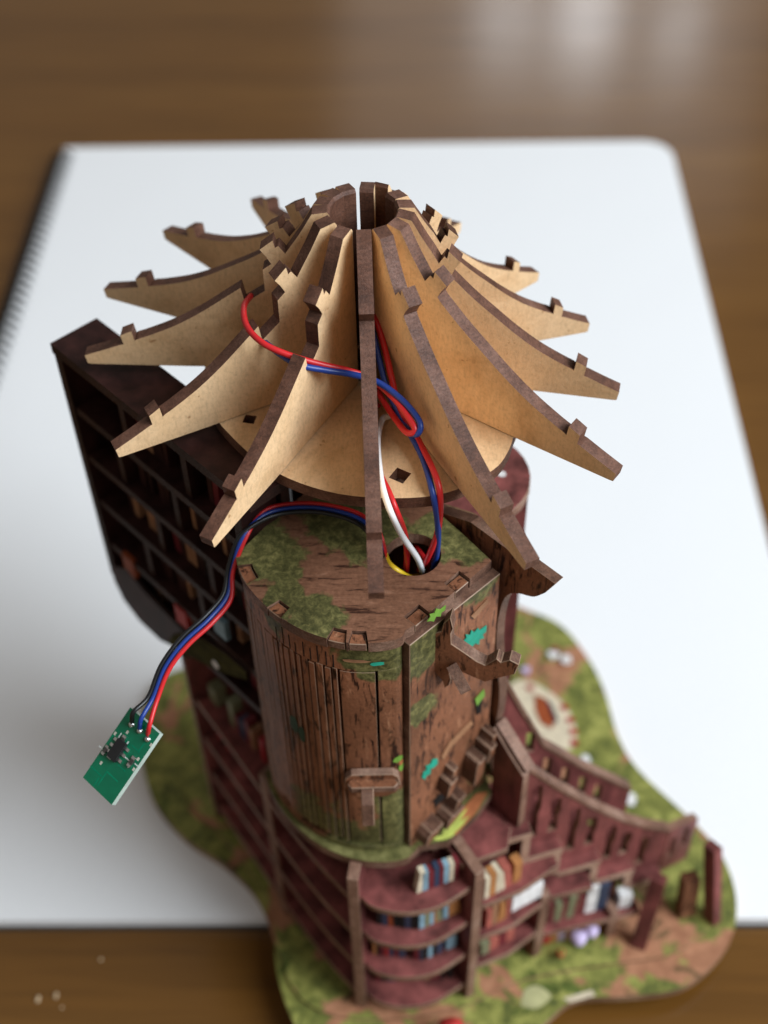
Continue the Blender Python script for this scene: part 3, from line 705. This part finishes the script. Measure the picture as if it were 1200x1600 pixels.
for (a, za), (b, zb) in zip(top, top[1:]):
    bar('hand_rail', spt(a - .01, za + .03, .1), spt(b, zb + .03, .1), .26, .08, 'maroon_edge', fr)
e0 = spt(top[-1][0] + .02, 0, .1); e1 = onl(1087, 1274, (e0.x, e0.y), (.80, .60)); ze = rz(9) 
L = (e1.xy - e0.xy).length
vplate('end_railing', e0.xy, e1.xy, [(0, ze), (L, e1.z), (L, e1.z - 2.0), (0, ze - 2.1)], .2, ['maroon', 'maroon_edge'], fr, [[(.15, ze - .6), (.32, ze - .6), (.32, ze - 1.5), (.15, ze - 1.5)], [(L - .42, ze - .6), (L - .24, ze - .6), (L - .24, ze - 1.5), (L - .42, ze - 1.5)]])
BP = Vector(SP) + SN * 1.2
def bl(u, v): p = onl(u, v, BP, SV); return ((p.xy - BP).dot(SV), p.z)
bt = [bl(*p) for p in [(786, 1060), (820, 1118), (850, 1166), (915, 1202), (985, 1234)]]
bh = []
for t0 in (.55, 1.05, 1.55, 2.05, 2.5):
    for (a, za), (b, zb) in zip(bt, bt[1:]):
        if a <= t0 < b:
            zz = za + (zb - za) * (t0 - a) / (b - a)
            if b - t0 > .3 or True: bh.append([(t0, zz - 1.25), (t0 + .2, zz - 1.25), (t0 + .2, zz - .55), (t0, zz - .45)])
bb = plate('back_railing', bt + [(bt[-1][0], bt[-1][1] - 1.5), (1.3, rz(1.3) - 3.0), (bt[0][0], 6.3)], (BP.x, BP.y, 0), (SV.x, SV.y, 0), (0, 0, 1), -.2, ['maroon', 'maroon_edge'], th, bh)
for (a, za), (b, zb) in zip(bt, bt[1:]):
    q0, q1 = BP + SV * a + SN * .1, BP + SV * b + SN * .1
    bar('hand_rail', (q0.x, q0.y, za + .03), (q1.x, q1.y, zb + .03), .26, .08, 'maroon_edge', bb)
bar('brace', atz(998, 1475, .42), atz(1030, 1372, 2.7), .38, .3, 'maroon', th)
bar('brace', (5.0, 15.9, .42), (4.9, 15.9, 2.9), .3, .34, 'maroon', th)
bar('fence_post', atz(1113, 1437, .42), atz(1114, 1322, 3.3), .26, .36, 'maroon', th)
bar('tree_stump', atz(1070, 1425, .42), atz(1079, 1370, 1.9), .40, .34, 'bark', th)
bar('fence_post', (6.45, 16.9, .42), (6.45, 16.9, 2.6), .26, .3, 'maroon', th)

# ------------------------------------------------------------------ roof frame
RC = atz(575, 569, 16.0)
rf = empty('roof_frame', (RC.x, RC.y, 15.75), 'bare tan board roof frame of radial swept fins set loosely on top', 'roof frame')
rim = [(54, 3.25), (47, 3.42), (39, 3.56), (26, 3.62), (13, 3.54), (-7, 3.38), (-28, 3.22), (-51, 3.07), (-70, 3.05), (-100, 3.1), (-130, 3.2), (-160, 3.2), (-190, 3.1), (-220, 3.0), (-250, 3.0), (-280, 3.1)]
def pol(a, r): a = math.radians(a - 90); return (RC.x + r * math.cos(a), RC.y + r * math.sin(a))
ro = arc2([pol(a, r) for a, r in rim] + [pol(*rim[0])], 5)[:-1]
def sq(u, v, h, rot):
    x, y = xy(u, v, 16.0); o = []
    for i in range(4): a = rot + i * math.pi / 2; o.append((x + h * math.cos(a), y + h * math.sin(a)))
    return o
disc = hplate('roof_disc', ro, 16.0, .25, ['mdf', 'edge'], rf, [sq(390, 655, .15, .6), sq(625, 743, .20, .25)] + [[pol(a, .5) for a in range(0, 360, 30)]])
FT = .25
ANG = {-6: -153.9, -5: -133.3, -4: -111.7, -3: -90.9, -2: -60.6, -1: -28.6, 0: 2.8, 1: 28.5, 2: 55, 3: 78.1, 4: 103.3, 5: 128.1, 6: 157.9, 7: 175.5}
RAD = {-6: 5.70, -5: 5.85, -4: 5.6, -3: 5.27, -2: 5.0, -1: 5.24, 0: 5.74, 1: 5.77, 2: 5.29, 3: 4.66, 4: 4.27, 5: 4.14, 6: 4.56, 7: 4.2}
def fin_profile(Rk, notch, rin=.56):
    k = Rk / 5.3
    def X(r): return r if r < 1.2 else 1.2 + (r - 1.2) * (Rk - 1.2) / (5.3 - 1.2)
    up = arc2([(.86, 19.38), (1.08, 19.0), (1.32, 18.64)], 4)
    mid = arc2([(1.66, 18.30), (2.1, 17.93), (2.55, 17.60), (3.0, 17.28), (3.5, 16.98), (4.0, 16.75), (4.26, 16.65)], 4)
    end = arc2([(4.58, 16.52), (4.9, 16.40), (5.30, 16.26)], 3)
    p = [(rin, 16.02), (rin, 19.36), (rin + .04, 19.42)] + up
    p += [(1.36, 18.58), (1.47, 18.74), (1.53, 18.70), (1.56, 18.85), (1.80, 18.66), (1.70, 18.52), (1.62, 18.36)]   # tab
    if notch: p += [(1.78, 18.24), (1.78, 17.78), (2.16, 17.52)] + [q for q in mid if q[0] > 2.14]
    else: p += mid
    p += [(4.30, 16.62), (4.33, 16.84), (4.55, 16.74), (4.52, 16.53)] + end + [(5.27, 16.07), (5.2, 16.06), (3.4, 16.02)]
    return [(X(r), z) for r, z in p]
for k in range(-6, 8):
    a = math.radians(ANG[k] - 90); e = Vector((math.cos(a), math.sin(a), 0)); nr = Vector((0, 0, 1)).cross(e)
    pf = fin_profile(RAD[k], k in (-1, -2, -3), .78 if k == 6 else .56)
    hl = []
    if k in (0,): hl = [[(1.75, 17.1), (2.3, 17.0), (2.25, 17.6), (1.75, 17.9)]]
    f = plate('roof_fin', pf, Vector((RC.x, RC.y, 0)) + nr * (FT / 2 if True else 0), e, (0, 0, 1), FT, ['mdf', 'edge'], rf, hl)

# ------------------------------------------------------------------ wires
wr = .056
def wire(name, m, pts, label, r=wr):
    return tag(tube(name, pts, r, m, None, 10, 10), label, 'wire', 'cable wires of the light kit')
A = atz
rib = [((598, 884), 13.9), ((597, 862), 14.45), ((585, 832), 14.75), ((555, 808), 14.75), ((500, 794), 14.75), ((445, 795), 14.75), ((408, 808), 14.75), ((378, 842), 14.6), ((363, 890), 14.1), ((355, 932), 13.8), ((326, 968), 13.7), ((288, 1003), 13.55), ((258, 1043), 13.3), ((239, 1090), 12.95)]
# offsets side by side across the ribbon, per point, in photo pixels
ends = {'red': (231, 1148), 'blue': (218, 1138), 'black': (206, 1128)}
offs = {'black': [(-2, 2), (0, 4), (-6, 8), (-4, 9), (0, 9), (2, 9), (-2, 9), (-8, 0), (-9, -2), (-9, -4), (-8, -7), (-8, -7), (-9, -4), (-10, -2)],
        'blue': [(2, 0)] + [(0, 0)] * 13,
        'red': [(4, -2), (5, -2), (6, -7), (4, -9), (0, -9), (-2, -9), (2, -9), (8, -2), (2, 4), (8, 6), (9, 6), (8, 7), (9, 4), (10, 2)]}
for cname, lb in (('red', 'red wire of the three-wire ribbon running to the circuit board'), ('blue', 'blue wire of the three-wire ribbon running to the circuit board'), ('black', 'black wire of the three-wire ribbon running to the circuit board')):
    pts = []
    for (p, z), (dx, dy) in zip(rib, offs[cname]):
        q = A(p[0] + dx * .72, p[1] + dy * .72, z); pts.append(q)
    ex, ey = ends[cname]
    pts.append(atdepth(ex + 3, ey - 16, 22.95)); pts.append(atdepth(ex, ey, 23.1))
    wire('wire', cname, pts, lb, .043)
W = lambda *l: [A(u, v, z) for u, v, z in l]
wire('wire', 'red', W((392, 462, 17.6), (381, 480, 17.9), (386, 510, 17.95), (412, 537, 17.9), (455, 556, 17.75), (500, 569, 17.55), (548, 580, 17.35), (580, 592, 17.2), (615, 622, 17.05), (640, 655, 16.9), (648, 672, 16.8), (636, 676, 16.7), (618, 655, 16.6), (598, 625, 16.6), (585, 600, 16.6)), 'red wire looping out between the front roof fins')
wire('wire', 'blue', W((400, 520, 17.2), (420, 540, 17.5), (462, 568, 17.65), (505, 578, 17.5), (550, 585, 17.35), (590, 597, 17.25), (625, 622, 17.1), (650, 650, 16.95), (657, 668, 16.85), (648, 679, 16.7), (630, 664, 16.5), (610, 640, 16.4)), 'blue wire looping out between the front roof fins')
wire('wire', 'red', W((570, 486, 17.6), (586, 498, 17.6), (600, 540, 17.3), (612, 590, 17.0), (625, 640, 16.6), (655, 690, 16.35), (680, 742, 16.3), (688, 780, 16.0), (684, 830, 15.2), (668, 872, 14.4), (655, 890, 13.8)), 'red wire dropping from the ring to the right side of the cable hole')
wire('wire', 'blue', W((570, 500, 17.5), (580, 512, 17.5), (592, 560, 17.15), (606, 610, 16.8), (632, 662, 16.45), (660, 715, 16.25), (676, 770, 16.1), (684, 820, 15.4), (683, 860, 14.6), (676, 888, 13.9)), 'blue wire dropping from the ring to the right side of the cable hole')
wire('wire', 'white', W((608, 650, 16.15), (597, 656, 16.2), (590, 690, 16.22), (594, 740, 16.19), (601, 773, 16.17), (613, 806, 15.95), (629, 838, 15.2), (652, 872, 14.5), (660, 893, 14.0)), 'white wire from the roof disc into the cable hole')
wire('wire', 'red', W((592, 632, 16.1), (583, 640, 16.08), (581, 690, 16.06), (592, 735, 16.06), (608, 770, 16.06), (620, 800, 15.85), (632, 832, 15.1), (636, 868, 14.5), (634, 895, 13.8)), 'red wire beside the white wire going into the cable hole')
wire('wire', 'yellow', W((600, 862, 14.15), (606, 878, 14.25), (620, 891, 14.2), (640, 902, 13.9), (655, 900, 13.4)), 'short yellow wire inside the cable hole')
wire('wire', 'red', W((640, 845, 13.6), (655, 862, 14.0), (668, 880, 14.0), (672, 895, 13.5)), 'short red wire curled inside the cable hole')

# ------------------------------------------------------------------ circuit board
pc = [atdepth(205, 1107, 23.3), atdepth(254, 1151, 22.95), atdepth(170, 1253, 23.05), atdepth(128, 1213, 23.4)]
po = (pc[0] + pc[1] + pc[2] + pc[3]) / 4
eu = ((pc[1] - pc[0]) + (pc[2] - pc[3])).normalized(); ev = ((pc[3] - pc[0]) + (pc[2] - pc[1])); ev = (ev - eu * ev.dot(eu)).normalized()
en = eu.cross(ev)
if en.dot(CAM - po) < 0: en = -en
wu = ((pc[1] - pc[0]).length + (pc[2] - pc[3]).length) / 4; wv_ = ((pc[3] - pc[0]).length + (pc[2] - pc[1]).length) / 4
cb = empty('circuit_board', po, 'small green circuit board dangling from three wires beside the trunk', 'circuit board')
def pb(name, a, b, da, db, z0, z1, mats, parent):
    vs = [po + eu * (a + i * da) + ev * (b + j * db) + en * z for z in (z0, z1) for i, j in ((-1, -1), (1, -1), (1, 1), (-1, 1))]
    fs = [(3, 2, 1, 0), (4, 5, 6, 7), (0, 1, 5, 4), (1, 2, 6, 5), (2, 3, 7, 6), (3, 0, 4, 7)]
    if eu.cross(ev).dot(en) < 0: fs = [f[::-1] for f in fs]
    if not isinstance(mats, list): mats = [mats]
    return mesh(name, vs, fs, mats, [0, 0, 1, 1, 1, 1] if len(mats) > 1 else None, parent)
brd = pb('board', 0, 0, wu, wv_, -.12, 0, ['pcb', 'pcb_edge'], cb)
def pxy(u, v):
    d = ray(u, v); t = (po - CAM).dot(en) / d.dot(en); q = CAM + d * t - po; return q.dot(eu), q.dot(ev)
a, b = pxy(185, 1172)
ch = pb('chip', a, b, .105, .19, 0.0, .08, 'chip', cb)
for i in (-1, 0, 1):
    for sgn in (-1, 1):
        pb('pin', a + sgn * .15, b + i * .12, .05, .028, 0, .025, 'solder', ch)
for u, v, da, db in ((192, 1158, .05, .07), (207, 1190, .05, .06), (166, 1172, .045, .05)):
    x, y = pxy(u, v); cpt = pb('capacitor', x, y, da * .7, db, .0, .05, 'resistor', cb)
    for sgn in (-1, 1): pb('terminal', x, y + sgn * (db + .015), da * .8, .028, 0, .05, 'solder', cpt)
for u, v, da, db in ((187, 1150, .012, .06), (198, 1163, .012, .06), (199, 1186, .06, .010), (214, 1196, .06, .010), (158, 1168, .05, .010), (170, 1184, .05, .010), (202, 1196, .010, .05)):
    x, y = pxy(u, v); pb('silkscreen_line', x, y, da, db, .0, .004, 'silk', cb)
C('trace_print', (.0, .22, .11), .3); C('copper_pad', (.55, .52, .44), .35)
for u, v, da, db in ((150, 1205, .16, .012), (160, 1216, .010, .16), (176, 1214, .14, .010), (150, 1222, .010, .10), (190, 1200, .10, .010), (222, 1166, .010, .14), (212, 1170, .10, .010), (176, 1150, .010, .08)):
    x, y = pxy(u, v); pb('copper_trace', x, y, da, db, .0, .002, 'trace_print', cb)
for u, v in ((216, 1186), (209, 1202), (180, 1146), (199, 1144), (236, 1164), (158, 1192)):
    x, y = pxy(u, v); pb('pad', x, y, .022, .030, .0, .004, 'copper_pad', cb)
for cname, (u, v) in (('black', (206, 1132)), ('blue', (219, 1142)), ('red', (231, 1155))):
    x, y = pxy(u, v); vs, fs = [], []; K = 10
    for i in range(4):
        ph = math.pi / 2 * i / 3.2; r_ = .062 * math.cos(ph); zz = .07 * math.sin(ph)
        for k in range(K): t = 2 * math.pi * k / K; vs.append(po + eu * (x + r_ * math.cos(t)) + ev * (y + r_ * math.sin(t)) + en * (zz - .002))
    for i in range(3):
        for k in range(K): fs.append((i * K + k, i * K + (k + 1) % K, (i + 1) * K + (k + 1) % K, (i + 1) * K + k))
    fs.append(tuple(range(3 * K, 4 * K)))
    mesh('solder_joint', vs, fs, 'solder', None, cb, True)

# ------------------------------------------------------------------ crumbs
for u, v, r, lb in ((158, 1500, .06, 'single rounded pale wood crumb lying near the sketchbook edge'), (60, 1562, .06, 'outer one of the two long pale wood splinters on the table'), (88, 1556, .058, 'inner one of the two long pale wood splinters on the table'), (97, 1575, .045, 'smallest pale crumb below the pair of splinters')):
    p = atz(u, v, -.6); vs = []
    long_ = 2.2 if 'long' in lb else 1.1
    for i in range(8):
        sx, sy, sz = (-1 if i & 1 else 1), (-1 if i & 2 else 1), (0 if i & 4 else 1)
        vs.append((p.x + sx * r * .8 * random.uniform(.7, 1), p.y + sy * r * long_ * .8 * random.uniform(.7, 1), -.6 + sz * r * 1.1 * random.uniform(.8, 1)))
    o = mesh('wood_crumb', vs, [(0, 2, 3, 1), (4, 5, 7, 6), (0, 1, 5, 4), (2, 6, 7, 3), (0, 4, 6, 2), (1, 3, 7, 5)], 'crumb')
    tag(bev(o, .03), lb, 'crumb', 'wood crumbs on the table')
